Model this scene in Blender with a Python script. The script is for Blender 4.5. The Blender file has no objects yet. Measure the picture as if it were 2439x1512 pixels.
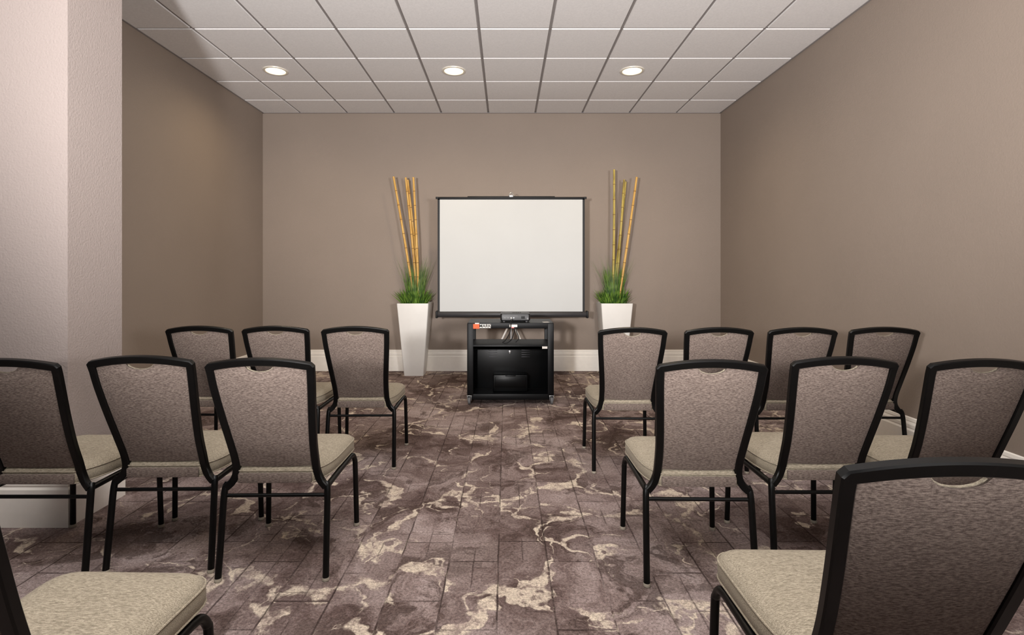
import bpy, bmesh, math, random
from mathutils import Vector, Matrix
random.seed(7)
S = bpy.context.scene
C = S.collection
PI = math.pi
CAMH = 1.258
CEIL = 3.344
XL, XR, YB = -3.16, 2.78, 6.81
CX, CY0, CY1 = -2.19, 2.62, 2.99     # end of the wall stub

# ---------------------------------------------------------------- materials
def lin(c):
    return tuple(((v/255)/12.92 if v/255 <= .04045 else ((v/255+.055)/1.055)**2.4) for v in c) + (1,)

class NT:
    def __init__(s, name):
        s.m = bpy.data.materials.new(name); s.m.use_nodes = True
        s.t = s.m.node_tree; s.b = s.t.nodes['Principled BSDF']
    def n(s, typ, **kw):
        nd = s.t.nodes.new(typ)
        for k, v in kw.items():
            setattr(nd, k, v)
        return nd
    def l(s, a, b): s.t.links.new(a, b)
    def ramp(s, src, stops, interp='LINEAR'):
        r = s.n('ShaderNodeValToRGB'); r.color_ramp.interpolation = interp
        e = r.color_ramp.elements
        while len(e) < len(stops): e.new(.5)
        for i, (p, c) in enumerate(stops):
            e[i].position = p; e[i].color = c if len(c) == 4 else c + (1,)
        s.l(src, r.inputs[0]); return r.outputs[0]
    def mix(s, f, a, b, mode='MIX'):
        m = s.n('ShaderNodeMix', data_type='RGBA', blend_type=mode)
        for sock, v in ((m.inputs[0], f), (m.inputs[6], a), (m.inputs[7], b)):
            if isinstance(v, bpy.types.NodeSocket): s.l(v, sock)
            else: sock.default_value = v
        return m.outputs[2]
    def math(s, op, a, b=0.0, clamp=False):
        m = s.n('ShaderNodeMath', operation=op, use_clamp=clamp)
        for sock, v in ((m.inputs[0], a), (m.inputs[1], b)):
            if isinstance(v, bpy.types.NodeSocket): s.l(v, sock)
            else: sock.default_value = v
        return m.outputs[0]
    def coords(s, kind='Object', scale=(1, 1, 1), rot=(0, 0, 0)):
        tc = s.n('ShaderNodeTexCoord'); mp = s.n('ShaderNodeMapping')
        mp.inputs['Scale'].default_value = scale; mp.inputs['Rotation'].default_value = rot
        s.l(tc.outputs[kind], mp.inputs[0]); return mp.outputs[0]
    def noise(s, vec, scale, detail=3, rough=.5):
        n = s.n('ShaderNodeTexNoise'); n.inputs['Scale'].default_value = scale
        n.inputs['Detail'].default_value = detail; n.inputs['Roughness'].default_value = rough
        s.l(vec, n.inputs['Vector']); return n
    def bump(s, h, strength=.2, dist=.01):
        b = s.n('ShaderNodeBump'); b.inputs['Strength'].default_value = strength
        b.inputs['Distance'].default_value = dist
        s.l(h, b.inputs['Height']); s.l(b.outputs[0], s.b.inputs['Normal'])

def plain(name, rgb, rough=.5, metal=0, var=.08, nscale=20, bump=0, spec=None):
    m = NT(name); v = m.coords('Object'); n = m.noise(v, nscale)
    c = lin(rgb); d = tuple(x*(1-var) for x in c[:3]) + (1,); e = tuple(min(1, x*(1+var)) for x in c[:3]) + (1,)
    m.l(m.ramp(n.outputs[0], [(.3, d), (.7, e)]), m.b.inputs['Base Color'])
    m.b.inputs['Roughness'].default_value = rough; m.b.inputs['Metallic'].default_value = metal
    if spec is not None: m.b.inputs['Specular IOR Level'].default_value = spec
    if bump: m.bump(n.outputs[0], bump, .002)
    return m.m

def wall_mat(name, rgb, bs=.4):
    m = NT(name); v = m.coords('Object'); n = m.noise(v, 1.2, 2); f = m.noise(v, 90, 4, .6)
    c = lin(rgb)
    m.l(m.ramp(n.outputs[0], [(.3, tuple(x*.97 for x in c[:3])), (.7, tuple(x*1.03 for x in c[:3]))]), m.b.inputs['Base Color'])
    m.b.inputs['Roughness'].default_value = .62
    m.b.inputs['Specular IOR Level'].default_value = .3
    m.bump(f.outputs[0], bs, .004)
    return m.m

def fabric(name, dark, light, sx=28, sz=230):
    m = NT(name)
    v = m.coords('Object', (sx, sz, sz)); n = m.noise(v, 1, 2, .5)
    f = m.noise(m.coords('Object'), 420, 2, .6)
    c = m.ramp(n.outputs[0], [(.36, lin(dark)), (.64, lin(light))])
    c = m.mix(1.0, c, m.ramp(f.outputs[0], [(.35, (.82, .82, .82)), (.65, (1.13, 1.13, 1.13))]), 'MULTIPLY')
    m.l(c, m.b.inputs['Base Color'])
    m.b.inputs['Roughness'].default_value = .9
    m.b.inputs['Specular IOR Level'].default_value = .12
    m.b.inputs['Sheen Weight'].default_value = .05
    m.bump(n.outputs[0], .12, .001)
    return m.m

def carpet():
    m = NT('carpet_pile')
    tc = m.n('ShaderNodeTexCoord'); P = tc.outputs['Object']
    wob = m.noise(P, 9, 3, .6)
    wb = m.n('ShaderNodeVectorMath', operation='MULTIPLY_ADD')
    m.l(wob.outputs['Color'], wb.inputs[0]); wb.inputs[1].default_value = (.010, .010, 0); m.l(P, wb.inputs[2])
    def brick(bw, rh, off, loc, ms):
        mp = m.n('ShaderNodeMapping'); mp.inputs['Rotation'].default_value = (0, 0, PI/2); mp.inputs['Location'].default_value = loc
        m.l(wb.outputs[0], mp.inputs[0])
        br = m.n('ShaderNodeTexBrick', offset=off, offset_frequency=2, squash=1.6, squash_frequency=3)
        br.inputs['Color1'].default_value = (0, 0, 0, 1); br.inputs['Color2'].default_value = (1, 1, 1, 1)
        br.inputs['Scale'].default_value = 1; br.inputs['Mortar Size'].default_value = ms
        br.inputs['Mortar Smooth'].default_value = .7
        br.inputs['Brick Width'].default_value = bw; br.inputs['Row Height'].default_value = rh
        br.inputs['Mortar'].default_value = (.5, .5, .5, 1)
        m.l(mp.outputs[0], br.inputs['Vector']); return br
    br = brick(.44, .215, .37, (.1, .03, 0), .0055)
    bs = brick(.29, .1075, .41, (.22, .03, 0), .0045)
    sel = m.ramp(m.noise(P, 1.6, 2).outputs[0], [(.52, (0, 0, 0)), (.55, (1, 1, 1))])
    lines = m.math('MAXIMUM', br.outputs['Fac'], m.math('MULTIPLY', m.math('MULTIPLY', bs.outputs['Fac'], .75), sel))
    nz = m.noise(P, 2.3, 4, .55)
    off = m.n('ShaderNodeVectorMath', operation='MULTIPLY_ADD')
    m.l(nz.outputs['Color'], off.inputs[0]); off.inputs[1].default_value = (.75, .75, 0)
    m.l(P, off.inputs[2])
    off2 = m.n('ShaderNodeVectorMath', operation='MULTIPLY_ADD')
    m.l(br.outputs['Color'], off2.inputs[0]); off2.inputs[1].default_value = (.05, .11, 0)
    m.l(off.outputs[0], off2.inputs[2])
    Q = off2.outputs[0]
    a = m.noise(Q, 1.3, 8, .76)
    base = m.ramp(a.outputs[0], [(.36, lin((74, 60, 57))), (.45, lin((110, 94, 90))), (.53, lin((144, 128, 124))), (.64, lin((170, 155, 151)))])
    d = m.noise(Q, 2.9, 8, .74)
    patch = m.ramp(d.outputs[0], [(.51, (0, 0, 0)), (.57, (1, 1, 1))])
    base = m.mix(m.math('MULTIPLY', patch, .72), base, lin((68, 55, 50)))
    tint = m.mix(m.math('MULTIPLY', br.outputs['Color'], .32), base, lin((86, 71, 67)))
    tint = m.mix(m.math('MULTIPLY', m.math('MULTIPLY', bs.outputs['Color'], sel), .32), tint, lin((154, 139, 134)))
    br2 = m.noise(Q, 9, 5, .75)
    edge = m.math('MULTIPLY', m.math('SUBTRACT', br2.outputs[0], .5), .09)
    def veins(scale, wsc, lo, amp):
        vo = m.n('ShaderNodeTexVoronoi', feature='DISTANCE_TO_EDGE'); vo.inputs['Scale'].default_value = scale
        m.l(Q, vo.inputs['Vector'])
        w = m.noise(P, wsc, 4, .6); thr = m.math('MULTIPLY', m.math('SUBTRACT', w.outputs[0], lo), amp)
        dlt = m.math('SUBTRACT', m.math('ADD', thr, edge), vo.outputs['Distance'])
        return m.math('MULTIPLY', dlt, 60, True)
    ve = m.math('MAXIMUM', veins(1.5, 3.7, .42, .25), veins(3.0, 2.3, .49, .36))
    vc = m.noise(P, 11, 5, .8)
    vcol = m.ramp(vc.outputs[0], [(.35, lin((164, 147, 137))), (.62, lin((216, 202, 182)))])
    vf = m.math('MULTIPLY', ve, m.ramp(vc.outputs[0], [(.37, (.3, .3, .3)), (.48, (.9, .9, .9))]))
    col = m.mix(vf, tint, vcol)
    sn = m.noise(P, 3.2, 3)
    col = m.mix(m.math('MULTIPLY', lines, m.ramp(sn.outputs[0], [(.38, (.15, .15, .15)), (.55, (.78, .78, .78))])), col, lin((50, 40, 37)))
    p = m.noise(P, 95, 5, .9)
    p2 = m.ramp(p.outputs[0], [(.34, (.36, .36, .36)), (.66, (1.6, 1.6, 1.6))])
    col = m.mix(1.0, col, p2, 'MULTIPLY')
    m.l(col, m.b.inputs['Base Color'])
    m.b.inputs['Roughness'].default_value = 1; m.b.inputs['Specular IOR Level'].default_value = .03
    m.bump(p.outputs[0], .5, .004)
    return m.m

M = {}
M['wall'] = wall_mat('greige_paint', (144, 131, 120))
M['wall_light'] = wall_mat('pale_textured_paint', (152, 141, 136), .7)
M['white_trim'] = plain('white_trim_paint', (248, 243, 234), .4, var=.02)
M['carpet'] = carpet()
M['back_fab'] = fabric('mauve_grey_weave', (82, 71, 66), (128, 115, 107), 85, 480)
M['seat_fab'] = fabric('beige_weave', (122, 113, 98), (162, 152, 134), 85, 480)
M['frame'] = plain('black_satin_metal', (5, 5, 5), .36, .0, .1, spec=.22)
M['glide'] = plain('pale_plastic', (150, 142, 128), .5)
t = NT('mineral_tile'); v = t.coords('Object'); n = t.noise(v, 60, 5, .7)
t.l(t.ramp(n.outputs[0], [(.3, lin((224, 222, 221))), (.7, lin((236, 234, 233)))]), t.b.inputs['Base Color'])
t.b.inputs['Roughness'].default_value = .9; t.bump(n.outputs[0], .25, .002); M['tile'] = t.m
M['grid'] = plain('grid_metal', (138, 133, 132), .5, var=.03)
M['screen'] = plain('matte_screen', (196, 198, 197), .8, var=.015, nscale=2)
M['black'] = plain('black_border', (12, 12, 13), .5, spec=.3)
M['case'] = plain('charcoal_case', (52, 51, 53), .45)
M['silver'] = plain('silver_metal', (175, 175, 175), .35, .7)
M['whiteleg'] = plain('white_enamel', (205, 203, 200), .35)
M['cart'] = plain('black_cart_steel', (5, 6, 8), .45, spec=.22)
M['cart_in'] = plain('dark_cart_panel', (3, 4, 5), .35, spec=.2)
M['vent'] = plain('vent_slot_grey', (56, 56, 60), .4, .3)
M['proj'] = plain('black_projector_plastic', (18, 18, 20), .4)
M['grey'] = plain('grey_plastic', (120, 120, 120), .5)
M['orange'] = plain('orange_sticker', (236, 92, 40), .6, var=.03)
M['paper'] = plain('white_sticker', (225, 220, 212), .6, var=.03)
M['pink'] = plain('pink_sticker', (205, 120, 120), .6, var=.03)
M['pot'] = plain('white_gloss_planter', (234, 232, 227), .3, var=.01)
M['soil'] = plain('dark_soil', (46, 36, 26), .95, var=.4, nscale=60, bump=.6)
M['ring'] = plain('pale_ring_trim', (232, 226, 212), .35, .1)
M['rubber'] = plain('grey_rubber', (95, 95, 96), .7)
def grassm(name, a, b):
    m = NT(name); v = m.coords('Object'); n = m.noise(v, 14, 3)
    m.l(m.ramp(n.outputs[0], [(.35, lin(a)), (.65, lin(b))]), m.b.inputs['Base Color'])
    m.b.inputs['Roughness'].default_value = .55; return m.m
M['grass'] = grassm('green_grass', (46, 84, 28), (122, 158, 58))
M['wisp'] = grassm('grey_green_wisps', (80, 108, 68), (130, 148, 96))
def bamboo(name, a, b, dark):
    m = NT(name); v = m.coords('Object', (8, 8, 2)); n = m.noise(v, 3, 4)
    m.l(m.ramp(n.outputs[0], [(.3, lin(dark)), (.45, lin(a)), (.7, lin(b))]), m.b.inputs['Base Color'])
    m.b.inputs['Roughness'].default_value = .4; return m.m
M['bamboo'] = bamboo('golden_bamboo', (202, 156, 72), (212, 172, 98), (166, 118, 54))
M['bamboo_g'] = bamboo('olive_bamboo', (174, 154, 66), (194, 170, 88), (134, 114, 50))
M['node'] = plain('bamboo_node', (112, 78, 38), .6)
e = NT('lamp_lens'); v = e.coords('Object'); n = e.noise(v, 3)
e.l(e.ramp(n.outputs[0], [(.3, (1, .80, .46)), (.7, (1, .86, .58))]), e.b.inputs['Emission Color'])
e.b.inputs['Emission Strength'].default_value = 2.5; e.b.inputs['Base Color'].default_value = (1, .9, .7, 1); M['lens'] = e.m

# ---------------------------------------------------------------- geometry helpers
def link(name, bm, mats, parent=None, smooth=True, angle=40):
    me = bpy.data.meshes.new(name)
    bmesh.ops.recalc_face_normals(bm, faces=bm.faces)
    bm.to_mesh(me); bm.free()
    o = bpy.data.objects.new(name, me); C.objects.link(o)
    for k in (mats if isinstance(mats, (list, tuple)) else [mats]): me.materials.append(M[k])
    if smooth:
        me.polygons.foreach_set('use_smooth', [True]*len(me.polygons))
        me.set_sharp_from_angle(angle=math.radians(angle))
    if parent: o.parent = parent
    return o
def box(bm, c, s, bev=0, seg=2, mat=0, rot=None):
    mt = Matrix.Translation(c)
    if rot is not None: mt = mt @ rot
    r = bmesh.ops.create_cube(bm, size=1, matrix=mt @ Matrix.Diagonal((s[0], s[1], s[2], 1)))
    vs = set(r['verts']); fs = {f for v_ in vs for f in v_.link_faces}
    for f in fs: f.material_index = mat
    if bev:
        es = {e_ for v_ in vs for e_ in v_.link_edges}
        bmesh.ops.bevel(bm, geom=list(es), offset=bev, segments=seg, affect='EDGES', profile=.5)
def loft(bm, rings, cap=True, mat=0, closed=True):
    R = [[bm.verts.new(p) for p in r] for r in rings]
    n = len(R[0])
    for a, b in zip(R, R[1:]):
        for i in range(n if closed else n-1):
            f = bm.faces.new((a[i], a[(i+1) % n], b[(i+1) % n], b[i])); f.material_index = mat
    if cap:
        for r in (R[0], R[-1]):
            f = bm.faces.new(r); f.material_index = mat
    return R
def crom(pts, k=8):
    P = [Vector(p) for p in pts]; out = []
    Q = [2*P[0]-P[1]] + P + [2*P[-1]-P[-2]]
    for i in range(1, len(Q)-2):
        a, b, c, d = Q[i-1:i+3]
        for j in range(k):
            t_ = j/k
            out.append(.5*((2*b)+(c-a)*t_+(2*a-5*b+4*c-d)*t_*t_+(3*b-a-3*c+d)*t_**3))
    out.append(P[-1]); return out
def tube(bm, pts, r, n=12, mat=0, radii=None, mats=None):
    P = [Vector(p) for p in pts]; rings = []; prev = None
    for i, p in enumerate(P):
        tg = (P[min(i+1, len(P)-1)]-P[max(i-1, 0)]).normalized()
        if prev is None:
            ref = Vector((1, 0, 0)) if abs(tg.x) < .8 else Vector((0, 0, 1))
        else: ref = prev
        u = (ref - tg*ref.dot(tg)).normalized(); w_ = tg.cross(u); prev = u
        rr = radii[i] if radii else r
        rings.append([p + (u*math.cos(2*PI*k/n)+w_*math.sin(2*PI*k/n))*rr for k in range(n)])
    R = loft(bm, rings, mat=mat)
    if mats:
        for i in range(len(R)-1):
            if mats[i]:
                a = set(R[i]) | set(R[i+1])
                for v_ in R[i]:
                    for f in v_.link_faces:
                        if all(q in a for q in f.verts): f.material_index = mats[i]
def lathe(bm, prof, c=(0, 0, 0), n=32, mat=0, axis='z', cap=True):
    rings = []
    for r, h in prof:
        ring = []
        for k in range(n):
            a = 2*PI*k/n; x, y = r*math.cos(a), r*math.sin(a)
            p = {'z': (x, y, h), 'x': (h, x, y), 'y': (x, h, y)}[axis]
            ring.append(Vector(p)+Vector(c))
        rings.append(ring)
    loft(bm, rings, cap=cap, mat=mat)
def empty(name, loc, label, cat, group=None, rz=0):
    o = bpy.data.objects.new(name, None); C.objects.link(o); o.location = loc; o.rotation_euler = (0, 0, rz)
    o.empty_display_size = .1
    o['label'] = label; o['category'] = cat
    if group: o['group'] = group
    return o
def tag(o, label, cat, group=None):
    o['label'] = label; o['category'] = cat
    if group: o['group'] = group
def struct(name, bm, mats, smooth=False):
    o = link(name, bm, mats, smooth=smooth); o['kind'] = 'structure'; return o

# ---------------------------------------------------------------- setting
Y0 = -3.0; XF = -5.0
bm = bmesh.new(); box(bm, ((XF+XR)/2, (Y0+YB)/2, -.05), (XR-XF, YB-Y0, .1)); struct('floor', bm, 'carpet')
T = .12
bm = bmesh.new(); box(bm, ((XL+XR)/2, YB+T/2, CEIL/2), (XR-XL+2*T, T, CEIL)); struct('wall_back', bm, 'wall')
bm = bmesh.new(); box(bm, (XL-T/2, (CY1+YB)/2, CEIL/2), (T, YB-CY1, CEIL)); struct('wall_left', bm, 'wall')
bm = bmesh.new(); box(bm, (XR+T/2, (Y0+YB)/2, CEIL/2), (T, YB-Y0, CEIL)); struct('wall_right', bm, 'wall')
bm = bmesh.new(); box(bm, ((XF+CX)/2, (CY0+CY1)/2, CEIL/2), (CX-XF, CY1-CY0, CEIL)); struct('wall_front_left', bm, 'wall_light')
# ceiling: grid deck + dropped-edge tiles
bm = bmesh.new()
box(bm, ((XF+XR)/2, (Y0+YB)/2, CEIL+.009+.03), (XR-XF, YB-Y0, .06), mat=1)
xs = [-.234+.61*k for k in range(-9, 7)]; ys = [6.298-.61*k for k in range(-1, 17)]
g = .011
for x in xs:
    for y in ys:
        x0, x1 = x+g, x+.61-g; y0, y1 = y+g, y+.61-g
        if (y0+y1)/2 > CY1: x0 = max(x0, XL)
        x0 = max(x0, XF); x1 = min(x1, XR); y1 = min(y1, YB); y0 = max(y0, Y0)
        if x1-x0 < .02 or y1-y0 < .02: continue
        i = .004
        loft(bm, [[(x0, y0, CEIL+.010), (x1, y0, CEIL+.010), (x1, y1, CEIL+.010), (x0, y1, CEIL+.010)],
                  [(x0+i, y0+i, CEIL), (x1-i, y0+i, CEIL), (x1-i, y1-i, CEIL), (x0+i, y1-i, CEIL)]])
struct('ceiling', bm, ['tile', 'grid'])
bm = bmesh.new()
box(bm, ((XL+XR)/2, YB-.009, CEIL-.001), (XR-XL, .018, .006)); box(bm, (XL+.009, (CY1+YB)/2, CEIL-.001), (.018, YB-CY1, .006))
box(bm, (XR-.009, (YB+Y0)/2, CEIL-.001), (.018, YB-Y0, .006)); struct('trim_1', bm, 'grid')
BP = [(0, 0), (.020, 0), (.020, .186), (.014, .198), (.017, .206), (.017, .226), (.009, .243), (.011, .250), (.008, .268), (0, .274)]
def baseboard(name, path, mat='white_trim'):
    bm = bmesh.new()
    loft(bm, [[(p[0]+d[0]*o_, p[1]+d[1]*o_, z) for o_, z in BP] for p, d in path])
    struct(name, bm, mat)
baseboard('baseboard_back', [((XL, YB), (1, -1)), ((XR, YB), (-1, -1))])
baseboard('baseboard_left', [((XL, CY1), (1, 0)), ((XL, YB), (1, -1))])
baseboard('baseboard_right', [((XR, Y0), (-1, 0)), ((XR, YB), (-1, -1))])
baseboard('baseboard_front_left', [((XF, CY0), (0, -1)), ((CX, CY0), (1, -1)), ((CX, CY1), (1, 0))])

# ---------------------------------------------------------------- chair
PROF = [(.195, -.106, .900), (.190, -.081, .81), (.179, -.042, .69), (.168, .002, .57), (.164, .036, .485), (.167, .050, .43), (.183, .050, .392), (.207, .043, .368)]
prof_s = crom(PROF, 8)
def prof_at(z):
    P = prof_s
    for a, b in zip(P, P[1:]):
        if b.z <= z <= a.z:
            t_ = (a.z-z)/max(1e-6, a.z-b.z); return a.lerp(b, t_)
    return P[0] if z > P[0].z else P[-1]
def rail_z(x): return .918-.020*(abs(x)/.19)**2.0
def rail_y(x): return -.108-.012*(1-(x/.195)**2)
def make_chair():
    root = empty('banquet_chair', (0, 0, 0), '', 'chair')
    path = [Vector((-p.x, p.y, p.z)) for p in reversed(prof_s)]
    path = [p for p in path if p.z < .876]
    n = 22; XC = .1925
    mid = [Vector((x, rail_y(x), rail_z(x))) for x in [-.17+.34*k/n for k in range(n+1)]]
    c1 = Vector((-XC-.0028, -.107, rail_z(XC)-.004)); c2 = Vector((-XC+.0015, -.108, rail_z(XC)+.0005))
    left = path + [c1, c2] + mid + [Vector((-c2.x, c2.y, c2.z)), Vector((-c1.x, c1.y, c1.z))] + [Vector((-p.x, p.y, p.z)) for p in reversed(path)]
    bm = bmesh.new(); rings = []
    a, b, c = .0150, .0115, .0035     # half width, half depth, corner
    sec = [(a-c, -b), (a, -b+c), (a, b-c), (a-c, b), (-a+c, b), (-a, b-c), (-a, -b+c), (-a+c, -b)]
    for i, p in enumerate(left):
        d0 = (p-left[max(i-1, 0)]); d1 = (left[min(i+1, len(left)-1)]-p)
        d0 = (d0 if d0.length > 1e-9 else d1).normalized(); d1 = (d1 if d1.length > 1e-9 else d0).normalized()
        tg = (d0+d1).normalized(); mit = 1/max(.5, tg.dot(d0))
        nrm = Vector((0, 1, .28)); nrm = (nrm-tg*nrm.dot(tg)).normalized(); w_ = tg.cross(nrm)
        rings.append([p+w_*u*mit+nrm*v_ for u, v_ in sec])
    loft(bm, rings); link('back_frame', bm, 'frame', root, angle=30)
    bm = bmesh.new(); NU, NV = 45, 22; F = []; B = []
    def notch(xt): return .031*math.sqrt(max(0, 1-(xt/.054)**2))
    for j in range(NV+1):
        fr, bk = [], []
        for i in range(NU+1):
            u = -1+2*i/NU
            xt = .18*u
            zt = rail_z(xt)-.012-notch(xt)
            zb = .452+.006*(u*u)
            z = zb+(zt-zb)*j/NV
            p = prof_at(min(z, .895)); x = u*(p.x-.008)
            yb = p.y-.010*(1-u*u)*min(1, j/NV*1.5)
            edge = (1-abs(u)**6)*(1-(abs(2*j/NV-1))**10)
            fr.append(bm.verts.new((x, yb+.006+.022*edge, z)))
            bk.append(bm.verts.new((x, yb-.002-.007*edge, z)))
        F.append(fr); B.append(bk)
    for j in range(NV):
        for i in range(NU):
            bm.faces.new((F[j][i], F[j][i+1], F[j+1][i+1], F[j+1][i]))
            bm.faces.new((B[j][i+1], B[j][i], B[j+1][i], B[j+1][i+1]))
    for i in range(NU):
        bm.faces.new((F[0][i+1], F[0][i], B[0][i], B[0][i+1])); bm.faces.new((F[NV][i], F[NV][i+1], B[NV][i+1], B[NV][i]))
    for j in range(NV):
        bm.faces.new((F[j][0], F[j+1][0], B[j+1][0], B[j][0])); bm.faces.new((F[j+1][NU], F[j][NU], B[j][NU], B[j+1][NU]))
    link('backrest', bm, 'back_fab', root, angle=60)
    bm = bmesh.new()
    pts = []
    for k in range(13):
        x = -.051+.102*k/12; z = rail_z(x)-.012-notch(x)
        pts.append(Vector((x, prof_at(min(z, .895)).y-.003, z-.001)))
    tube(bm, pts, .0038, 8); link('handhold_lining', bm, 'seat_fab', root)
    def outline(ins, z):
        corners = [(-.155, .035, .02), (.155, .035, .02), (.206, .14, .10), (.215, .500, .075), (-.215, .500, .075), (-.206, .14, .10)]
        pts = []; N = len(corners)
        for k in range(N):
            p = Vector(corners[k][:2]); r = corners[k][2]
            a_ = Vector(corners[k-1][:2]); b_ = Vector(corners[(k+1) % N][:2])
            d1 = (a_-p); d2 = (b_-p); r1 = min(r, d1.length*.45); r2 = min(r, d2.length*.45)
            s_, e_ = p+d1.normalized()*r1, p+d2.normalized()*r2
            for q in range(7):
                t_ = q/6; pts.append(s_*(1-t_)**2+p*2*t_*(1-t_)+e_*t_*t_)
        c_ = Vector((0, .27)); out = []
        for p in pts:
            d = (p-c_); d = d*(1-ins/d.length); out.append((c_.x+d.x, c_.y+d.y, z))
        return out
    bm = bmesh.new()
    loft(bm, [outline(i_, z_) for i_, z_ in [(.02, .383), (.006, .386), (0, .394), (-.002, .415), (0, .432), (.006, .444), (.018, .454), (.04, .461), (.08, .467), (.13, .470)]])
    st = link('seat', bm, 'seat_fab', root, angle=60)
    for z_ in (.438, .391):
        bm = bmesh.new(); o_ = [Vector(p) for p in outline(-.0003, z_)]; o_.append(o_[0]); tube(bm, o_, .003, 6); link('piping', bm, 'seat_fab', st)
    bm = bmesh.new(); box(bm, (0, .030, .411), (.302, .014, .040), .004); link('rear_apron', bm, 'back_fab', root)
    for s in (-1, 1):
        bm = bmesh.new()
        tube(bm, crom([(s*.205, .054, .385), (s*.213, .040, .350), (s*.216, .022, .20), (s*.219, 0, .012)], 6), .0132, 14)
        lg = link('leg', bm, 'frame', root)
        bm = bmesh.new(); lathe(bm, [(.011, 0), (.0145, .002), (.0145, .013), (.012, .016)], (s*.219, 0, 0), 14); link('glide', bm, 'glide', lg)
        bm = bmesh.new()
        tube(bm, crom([(s*.208, .400, .369), (s*.210, .436, .363), (s*.2125, .460, .335), (s*.214, .467, .29), (s*.219, .474, .012)], 6), .0125, 14)
        lg = link('leg', bm, 'frame', root)
        bm = bmesh.new(); lathe(bm, [(.011, 0), (.0145, .002), (.0145, .013), (.012, .016)], (s*.219, .474, 0), 14); link('glide', bm, 'glide', lg)
        bm = bmesh.new(); tube(bm, [(s*.209, .045, .368), (s*.209, .2, .370), (s*.208, .405, .369)], .0125, 12); link('side_rail', bm, 'frame', root)
    bm = bmesh.new(); tube(bm, [(-.212, .040, .335), (.212, .040, .335)], .0080, 10); link('stretcher', bm, 'frame', root)
    bm = bmesh.new(); tube(bm, [(-.210, .40, .362), (.210, .40, .362)], .010, 10); link('stretcher', bm, 'frame', root)
    return root
def dup(root):
    r = root.copy(); C.objects.link(r)
    for ch in list(root.children):
        c = ch.copy(); C.objects.link(c); c.parent = r
        for g_ in ch.children:
            d = g_.copy(); C.objects.link(d); d.parent = c
    return r
proto = make_chair()
chairs = [  # x, y(rear feet), yaw deg, label
 (-1.925, 3.40, 0, 'banquet chair farthest left in the front row, beside the dark left wall', 'f'),
 (-1.447, 3.40, 0, 'banquet chair in the middle of the left three in the front row', 'f'),
 (-.944, 3.38, 1, 'banquet chair on the left edge of the aisle, front row by the white planter', 'f'),
 (.772, 3.31, -1, 'banquet chair on the right edge of the aisle, front row before the right planter', 'f'),
 (1.298, 3.31, 0, 'second banquet chair from the aisle in the right front row, mostly hidden', 'f'),
 (1.808, 3.31, 0, 'third banquet chair from the aisle in the right front row', 'f'),
 (2.325, 3.33, -2, 'banquet chair nearest the right wall in the front row', 'f'),
 (-1.935, 2.135, 0, 'banquet chair cut by the left photo edge, in front of the wall stub', 'm'),
 (-1.465, 2.21, 1, 'banquet chair in the middle of the left three in the second row', 'm'),
 (-.960, 2.15, 1, 'banquet chair left of the aisle in the second row, all four legs visible', 'm'),
 (.785, 2.11, -1, 'banquet chair right of the aisle in the second row, left side fully visible', 'm'),
 (1.335, 2.18, 0, 'second banquet chair from the aisle in the right second row', 'm'),
 (1.840, 2.13, -1, 'second-row banquet chair at the right photo edge, just behind the nearest chair', 'm'),
 (.808, 1.045, -1, 'nearest and largest banquet chair, its dark back filling the bottom right corner', 'n'),
 (-1.015, .93, -1.5, 'nearest left banquet chair, only beige seat and one black upright visible', 'n')]
GR = {'f': 'banquet chairs in the front row', 'm': 'banquet chairs in the second row', 'n': 'banquet chairs nearest the camera'}
for i, (x, y, a, lab, gk) in enumerate(chairs):
    o = proto if i == 0 else dup(proto)
    o.location = (x, y, 0); o.rotation_euler = (0, 0, math.radians(a)); o['label'] = lab; o['group'] = GR[gk]

# ---------------------------------------------------------------- projection screen
scx, scy = .058, 6.30
R_ = empty('projection_screen', (scx, scy, 0), 'white pull-up projection screen on a tripod against the back wall', 'screen')
bm = bmesh.new(); box(bm, (0, 0, 1.479), (1.725, .003, 1.345)); link('screen_fabric', bm, 'screen', R_)
bm = bmesh.new()
for s in (-1, 1): box(bm, (s*.870, 0, 1.48), (.026, .0036, 1.36))
box(bm, (0, 0, 2.158), (1.766, .0036, .02)); link('black_border', bm, 'black', R_)
bm = bmesh.new(); box(bm, (0, 0, 2.172), (1.79, .022, .016), .004)
for s in (-1, 1): box(bm, (s*.89, 0, 2.168), (.03, .026, .026), .004)
link('top_bar', bm, 'black', R_)
bm = bmesh.new(); box(bm, (0, .012, 2.186), (1.05, .012, .010), .003); link('spring_bar', bm, 'black', R_)
bm = bmesh.new(); tube(bm, crom([(-.02, 0, 2.185), (-.024, 0, 2.205), (0, 0, 2.232), (.024, 0, 2.205), (.02, 0, 2.185)], 6), .005, 8)
box(bm, (0, .004, 2.192), (.05, .03, .028), .005); link('hook', bm, 'silver', R_)
bm = bmesh.new(); lathe(bm, [(.030, -.895), (.037, -.885), (.037, .885), (.030, .895)], (.01, .012, .772), 24, axis='x'); link('case', bm, 'case', R_)
for s in (-1, 1):
    bm = bmesh.new(); box(bm, (.01+s*.903, .012, .770), (.026, .085, .088), .01); link('end_cap', bm, 'black', R_)
bm = bmesh.new(); tube(bm, [(0, .05, .30), (0, .05, 2.19)], .013, 12); link('pole', bm, 'silver', R_)
bm = bmesh.new(); lathe(bm, [(.022, .63), (.030, .64), (.030, .70), (.022, .71)], (0, .05, 0), 16); link('tripod_hub', bm, 'case', R_)
for k in (205, 335, 90):
    a = math.radians(k); rr = .37
    bm = bmesh.new(); tube(bm, [(.02*math.cos(a), .05+.02*math.sin(a), .66), (rr*math.cos(a), .05+rr*math.sin(a), .012)], .012, 10); link('leg', bm, 'whiteleg', R_)

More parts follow.
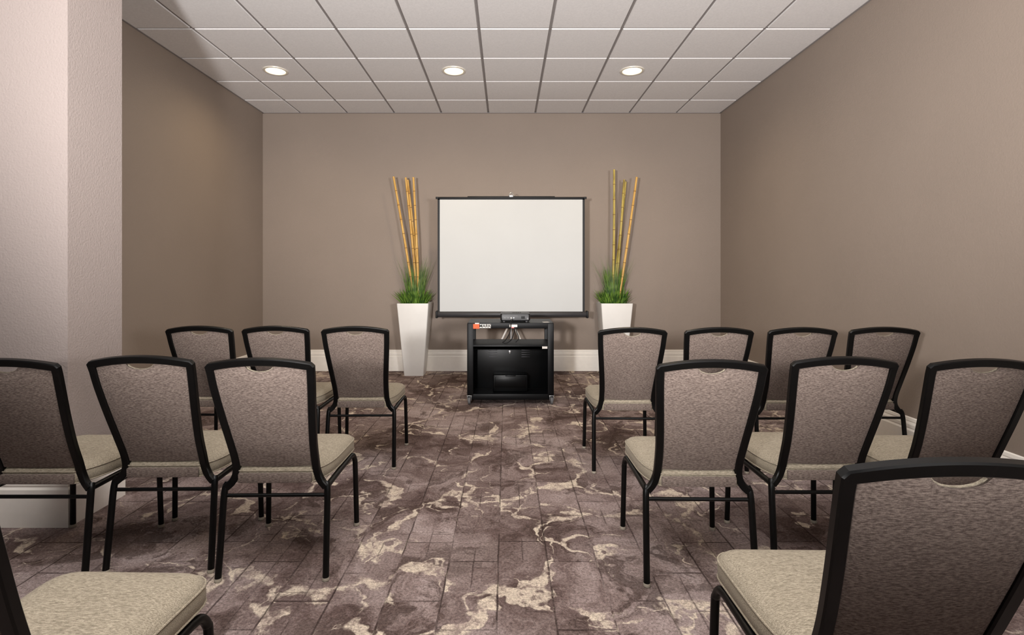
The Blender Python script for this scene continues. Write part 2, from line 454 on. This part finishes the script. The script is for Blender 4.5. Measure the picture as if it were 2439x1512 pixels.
# ---------------------------------------------------------------- AV cart
cx, cy = .040, 5.28
K = empty('media_cart', (cx, cy, 0), 'black steel media cart on casters in front of the projection screen', 'cart')
W, D = .415, .225
def tray(name, z, lip):
    bm = bmesh.new(); box(bm, (0, 0, z-.004), (2*W-.01, 2*D-.01, .008))
    for s in (-1, 1):
        box(bm, (0, s*(D-.006), z-lip/2), (2*W, .012, lip), .004); box(bm, (s*(W-.006), 0, z-lip/2), (.012, 2*D, lip), .004)
    return link(name, bm, 'cart', K)
tray('top_tray', .786, .055); tray('middle_shelf', .574, .045); tray('bottom_shelf', .100, .055)
for sx in (-1, 1):
    for sy in (-1, 1):
        bm = bmesh.new(); box(bm, (sx*(W-.028), sy*(D-.006), .43), (.058, .018, .70), .005); box(bm, (sx*(W-.006), sy*(D-.028), .43), (.018, .058, .70), .005)
        link('corner_post', bm, 'cart', K)
        bm = bmesh.new(); px, py = sx*(W-.018), sy*(D-.02)
        box(bm, (px, py, .083), (.05, .05, .006), .002)
        for q in (-1, 1): box(bm, (px+q*.018, py-.006, .060), (.004, .034, .046), .001)
        fk = link('caster', bm, 'silver', K)
        bm = bmesh.new(); lathe(bm, [(.030, -.013), (.036, -.010), (.036, .010), (.030, .013)], (px, py-.010, .036), 20, axis='x'); link('wheel', bm, 'rubber', fk)
    bm = bmesh.new(); box(bm, (sx*(W-.006), 0, .335), (.008, 2*D-.04, .46), .002); link('side_panel', bm, 'cart', K)
bm = bmesh.new(); box(bm, (0, .02, .335), (2*W-.03, .012, .468), .003); dp = link('cabinet_panel', bm, 'cart_in', K)
for sx in (-1, 1):
    bm = bmesh.new()
    for k in range(4): box(bm, (sx*.165-.01, .012, .488-k*.022), (.085, .006, .006), .001)
    link('vent', bm, 'vent', dp)
bm = bmesh.new(); lathe(bm, [(.016, .015), (.016, .000), (.010, -.004)], (-.005, 0, .478), 16, axis='y'); box(bm, (-.005, -.006, .470), (.012, .004, .03), .001); link('lock', bm, 'silver', dp)
bm = bmesh.new(); box(bm, (0, -D+.004, .545), (2*W-.1, .008, .03), .002); link('front_rail', bm, 'cart', K)
fy = -D-.0008
def sticker(name, x, z, w_, h_, mat):
    bm = bmesh.new(); box(bm, (x, fy, z), (w_, .0012, h_)); return link(name, bm, mat, K, smooth=False)
sticker('orange_sticker', -.330, .752, .062, .044, 'orange'); sticker('white_label', -.322, .780, .040, .010, 'paper')
wl = sticker('white_label', -.245, .755, .110, .038, 'paper')
tc = bpy.data.curves.new('lettering', 'FONT'); tc.body = 'MARK'; tc.size = .042; tc.align_x = 'CENTER'; tc.align_y = 'CENTER'; tc.extrude = .0004; tc.offset = .0010
to = bpy.data.objects.new('tmp', tc); C.objects.link(to); bpy.context.view_layer.update()
me = bpy.data.meshes.new_from_object(to); bpy.data.objects.remove(to)
lt = bpy.data.objects.new('lettering', me); C.objects.link(lt); me.materials.clear(); me.materials.append(M['black'])
lt.parent = wl; lt.location = (-.245, fy-.0012, .755); lt.rotation_euler = (PI/2, 0, 0)
sticker('white_label', .028, .757, .075, .024, 'paper'); sticker('pink_label', .02, .740, .03, .010, 'pink')
bm = bmesh.new(); box(bm, (.345, -.16, .7870), (.06, .05, .001), rot=Matrix.Rotation(.3, 4, 'Z')); link('white_label', bm, 'paper', K)
bm = bmesh.new(); box(bm, (.330, -D-.0008, .548), (.05, .0012, .022)); link('white_label', bm, 'paper', K)

bm = bmesh.new(); box(bm, (0, 0, .085), (.34, .15, .17), .012); box(bm, (0, -.077, .10), (.30, .006, .10), .004); box(bm, (0, -.084, .165), (.10, .012, .012), .003)
o = link('equipment_case', bm, 'cart_in', None); o.location = (cx, cy-.075, .1005); tag(o, 'black case sitting on the bottom shelf of the media cart', 'case')

# projector
PJ = empty('projector', (.087, 5.215, .787), 'small black projector on top of the media cart', 'projector')
bm = bmesh.new()
def rr(w_, d_, z, r=.02, n_=5):
    out = []
    for (sx, sy, a0) in ((1, 1, 0), (-1, 1, 90), (-1, -1, 180), (1, -1, 270)):
        for k in range(n_+1):
            a = math.radians(a0+90*k/n_); out.append((sx*(w_-r)+r*math.cos(a), sy*(d_-r)+r*math.sin(a), z))
    return out
loft(bm, [rr(.138, .105, .012), rr(.145, .112, .020), rr(.147, .113, .070), rr(.142, .109, .082), rr(.125, .092, .087)]); link('body', bm, 'proj', PJ)
for sx in (-1, 1):
    for sy in (-1, 1):
        bm = bmesh.new(); lathe(bm, [(.010, 0), (.012, .004), (.012, .014)], (sx*.11, sy*.08, 0), 12); link('foot', bm, 'rubber', PJ)
bm = bmesh.new(); lathe(bm, [(.034, .10), (.034, .122), (.028, .124)], (.07, 0, .048), 24, axis='y'); link('lens_ring', bm, 'grey', PJ)
for (x, z, w_, h_, mt) in [(-.10, .042, .02, .012, 'grey'), (-.07, .042, .022, .010, 'grey'), (-.04, .042, .012, .012, 'paper'), (-.015, .042, .012, .012, 'silver'), (.0, .060, .05, .004, 'grey'), (.075, .048, .035, .024, 'black'), (.12, .035, .018, .018, 'grey')]:
    bm = bmesh.new(); box(bm, (x, -.1135, z), (w_, .003, h_), .001); link('port', bm, mt, PJ)
bm = bmesh.new()
for k in range(5): box(bm, (-.02+.018*k, -.02, .0875), (.012, .10, .002), .0005)
link('top_vent', bm, 'black', PJ)
bm = bmesh.new()
tube(bm, crom([(.06, 5.098, .815), (.055, 5.075, .805), (.05, 5.060, .800), (.045, 5.038, .790), (.035, 5.034, .70), (-.01, 5.034, .62), (-.035, 5.036, .60), (.0, 5.036, .592), (.05, 5.036, .63), (.075, 5.036, .70), (.09, 5.036, .74), (.10, 5.036, .70), (.12, 5.037, .64), (.09, 5.037, .60)], 8), .0045, 8)
o = link('power_cable', bm, 'black'); tag(o, 'black cable looping down from the projector over the cart front', 'cable')

# ---------------------------------------------------------------- potted bamboo
def blade(bm, base, ang, lean, ln, w_, droop, mat):
    d = Vector((math.cos(ang), math.sin(ang), 0)); side = Vector((-d.y, d.x, 0)); n_ = 5; prev = None
    side = (side*.6+Vector((1, 0, 0))*.5*(1 if side.x >= 0 else -1)).normalized()
    for k in range(n_+1):
        t_ = k/n_; out = lean*ln*t_+droop*ln*t_*t_; h = ln*t_*math.sqrt(max(.05, 1-lean*lean))-droop*ln*.5*t_**3
        p = base+d*out+Vector((0, 0, h)); ww = w_*(1-t_**1.6)*.5+.0004
        cur = (bm.verts.new(p-side*ww), bm.verts.new(p+side*ww))
        if prev: f = bm.faces.new((prev[0], prev[1], cur[1], cur[0])); f.material_index = mat
        prev = cur
def planter(loc, label, poles):
    P = empty('potted_bamboo', loc, label, 'plant', 'tall white planters flanking the screen')
    bm = bmesh.new()
    def sq(h, z, r=.012): return rr(h, h, z, r, 3)
    loft(bm, [sq(.118, 0), sq(.120, .004), sq(.194, .890), sq(.194, .896), sq(.182, .896), sq(.180, .850), sq(.10, .850)]); link('planter', bm, 'pot', P, angle=30)
    bm = bmesh.new(); box(bm, (0, 0, .862), (.355, .355, .02), .004); link('soil', bm, 'soil', P)
    bm = bmesh.new(); rnd = random.Random(len(label))
    for k in range(230):
        a = rnd.uniform(0, 2*PI); r = .15*math.sqrt(rnd.random()); b = Vector((r*math.cos(a), r*math.sin(a), .868))
        a2 = a+rnd.uniform(-.5, .5)
        lean = rnd.uniform(.15, .75); blade(bm, b, a2, lean, rnd.uniform(.13, .24), .016, rnd.uniform(0, .15), 0)
    for k in range(150):
        a = rnd.uniform(0, 2*PI); r = .09*math.sqrt(rnd.random()); b = Vector((r*math.cos(a), r*math.sin(a), .868))
        blade(bm, b, a, rnd.uniform(.02, .20), rnd.uniform(.28, .52), .009, rnd.uniform(0, .08), 0)
    for v_ in bm.verts: v_.co.y = min(v_.co.y, .212)
    link('leaves', bm, 'grass', P, smooth=False)
    bm = bmesh.new()
    for k in range(100):
        a = rnd.uniform(0, 2*PI); r = .08*math.sqrt(rnd.random()); b = Vector((r*math.cos(a), r*math.sin(a), .868))
        blade(bm, b, a, rnd.uniform(.02, .28), rnd.uniform(.40, .68), .0038, rnd.uniform(.0, .2), 0)
    for v_ in bm.verts: v_.co.y = min(v_.co.y, .212)
    link('wispy_grass', bm, 'wisp', P, smooth=False)
    for (tx, tz, bx_, by_, mt, ty) in poles:
        bm = bmesh.new(); A = Vector((bx_, by_, .866)); B_ = Vector((tx, ty, tz)); n_ = 9; pts = []; rad = []; mm = []
        Ln = (B_-A).length
        bow = Vector((.006, 0, 0)); q_ = .92
        for s_ in range(n_):
            t0, t1 = s_/n_, (s_+1)/n_; e_ = .012/Ln
            for tt, r_, m_ in ((t0+e_*.3, .0168, 0), (t0+e_*1.6, .0148, 0), ((t0+t1)/2, .0142, 0), (t1-e_*1.6, .0148, 0), (t1-e_*.3, .0168, 1)):
                pts.append(A.lerp(B_, tt)+bow*math.sin(PI*tt)); rad.append(q_*r_*(1.2-.25*tt)); mm.append(m_)
        tube(bm, pts, 0, 12, radii=rad, mats=mm); link('bamboo_pole', bm, [mt, 'node'], P)
    return P
def lx(px, Y, X0): return (px-1206)*Y/1250-X0
def lz(py, Y): return CAMH+(652-py)*Y/1250
X1, X2, YP = -1.142, 1.350, 6.585
planter((X1, YP, 0), 'tall tapered white planter with golden bamboo poles, left of the screen',
  [(lx(937, 6.55, X1), lz(420, 6.55), .000, -.02, 'bamboo', -.03), (lx(966, 6.58, X1), lz(422, 6.58), .025, .04, 'bamboo', .0), (lx(971, 6.62, X1), lz(428, 6.62), .06, .06, 'bamboo', .03), (lx(984, 6.5, X1), lz(421, 6.5), .055, -.06, 'bamboo', -.07)])
planter((X2, YP, 0), 'tall tapered white planter with olive and golden bamboo poles, right of the screen',
  [(lx(1463, 6.55, X2), lz(403, 6.55), -.02, -.03, 'bamboo_g', -.03), (lx(1487, 6.6, X2), lz(427, 6.6), .02, .05, 'bamboo_g', .02), (lx(1490, 6.64, X2), lz(432, 6.64), -.01, .07, 'bamboo_g', .05), (lx(1517, 6.5, X2), lz(421, 6.5), .035, -.06, 'bamboo', -.08)])

# ---------------------------------------------------------------- ceiling lights
for x, w_, en in ((-2.369, 'leftmost of three round recessed ceiling lights, near the left wall', 42), (-.539, 'middle one of three round recessed ceiling lights', 58), (1.291, 'rightmost of three round recessed ceiling lights', 55)):
    o = empty('ceiling_light', (x, 5.388, CEIL), w_, 'ceiling light', 'round recessed ceiling lights')
    bm = bmesh.new(); lathe(bm, [(.094, 0.0), (.122, 0), (.120, -.008), (.112, -.011), (.100, -.010), (.095, -.004), (.094, 0)], n=40, cap=False); link('trim_ring', bm, 'ring', o)
    bm = bmesh.new(); lathe(bm, [(.097, -.001), (.095, -.006), (.03, -.010)], n=40); link('lens', bm, 'lens', o)
    ld = bpy.data.lights.new('downlight', 'SPOT'); ld.energy = en; ld.color = (1, .80, .54); ld.spot_size = math.radians(165); ld.spot_blend = 1; ld.shadow_soft_size = .06
    lo = bpy.data.objects.new('downlight', ld); C.objects.link(lo); lo.location = (x, 5.388, CEIL-.03)

# ---------------------------------------------------------------- lights
def spot(name, loc, target, r, e_, col, ang, blend=.7):
    l_ = bpy.data.lights.new(name, 'SPOT'); l_.energy = e_; l_.shadow_soft_size = r; l_.color = col
    l_.spot_size = math.radians(ang); l_.spot_blend = blend
    o_ = bpy.data.objects.new(name, l_); C.objects.link(o_); o_.location = loc
    o_.rotation_euler = (Vector(target)-Vector(loc)).to_track_quat('-Z', 'Y').to_euler()
def area(name, loc, target, size, e_, col):
    l_ = bpy.data.lights.new(name, 'AREA'); l_.energy = e_; l_.size = size; l_.color = col; l_.shape = 'DISK'
    o_ = bpy.data.objects.new(name, l_); C.objects.link(o_); o_.location = loc
    o_.rotation_euler = (Vector(target)-Vector(loc)).to_track_quat('-Z', 'Y').to_euler()
spot('key_left', (-1.0, -.7, 1.45), (.1, 3.4, 4.0), .12, 1020, (1, .965, .95), 116)
spot('fill_right', (1.7, -.9, 1.5), (.1, 3.6, 3.7), .25, 680, (1, .965, .95), 96)
area('overhead_fill', (-.2, 1.2, 3.3), (-.1, 2.0, 0), 2.6, 130, (1, .965, .94))  # added soft overhead fill, stands in for bounce off the front ceiling
W_ = bpy.data.worlds.new('World'); S.world = W_; W_.use_nodes = True
W_.node_tree.nodes['Background'].inputs[0].default_value = (.94, .93, .93, 1); W_.node_tree.nodes['Background'].inputs[1].default_value = .10

# ---------------------------------------------------------------- camera
cam = bpy.data.cameras.new('Camera'); co = bpy.data.objects.new('Camera', cam); C.objects.link(co)
co.location = (0, 0, CAMH); co.rotation_euler = (PI/2, 0, 0)
cam.sensor_width = 36; cam.sensor_fit = 'HORIZONTAL'; cam.lens = 36*1250/2439
cam.shift_x = 13.5/2439; cam.shift_y = -104/2439; cam.clip_start = .02
S.camera = co
S.view_settings.view_transform = 'Standard'; S.view_settings.look = 'None'; S.view_settings.exposure = 0
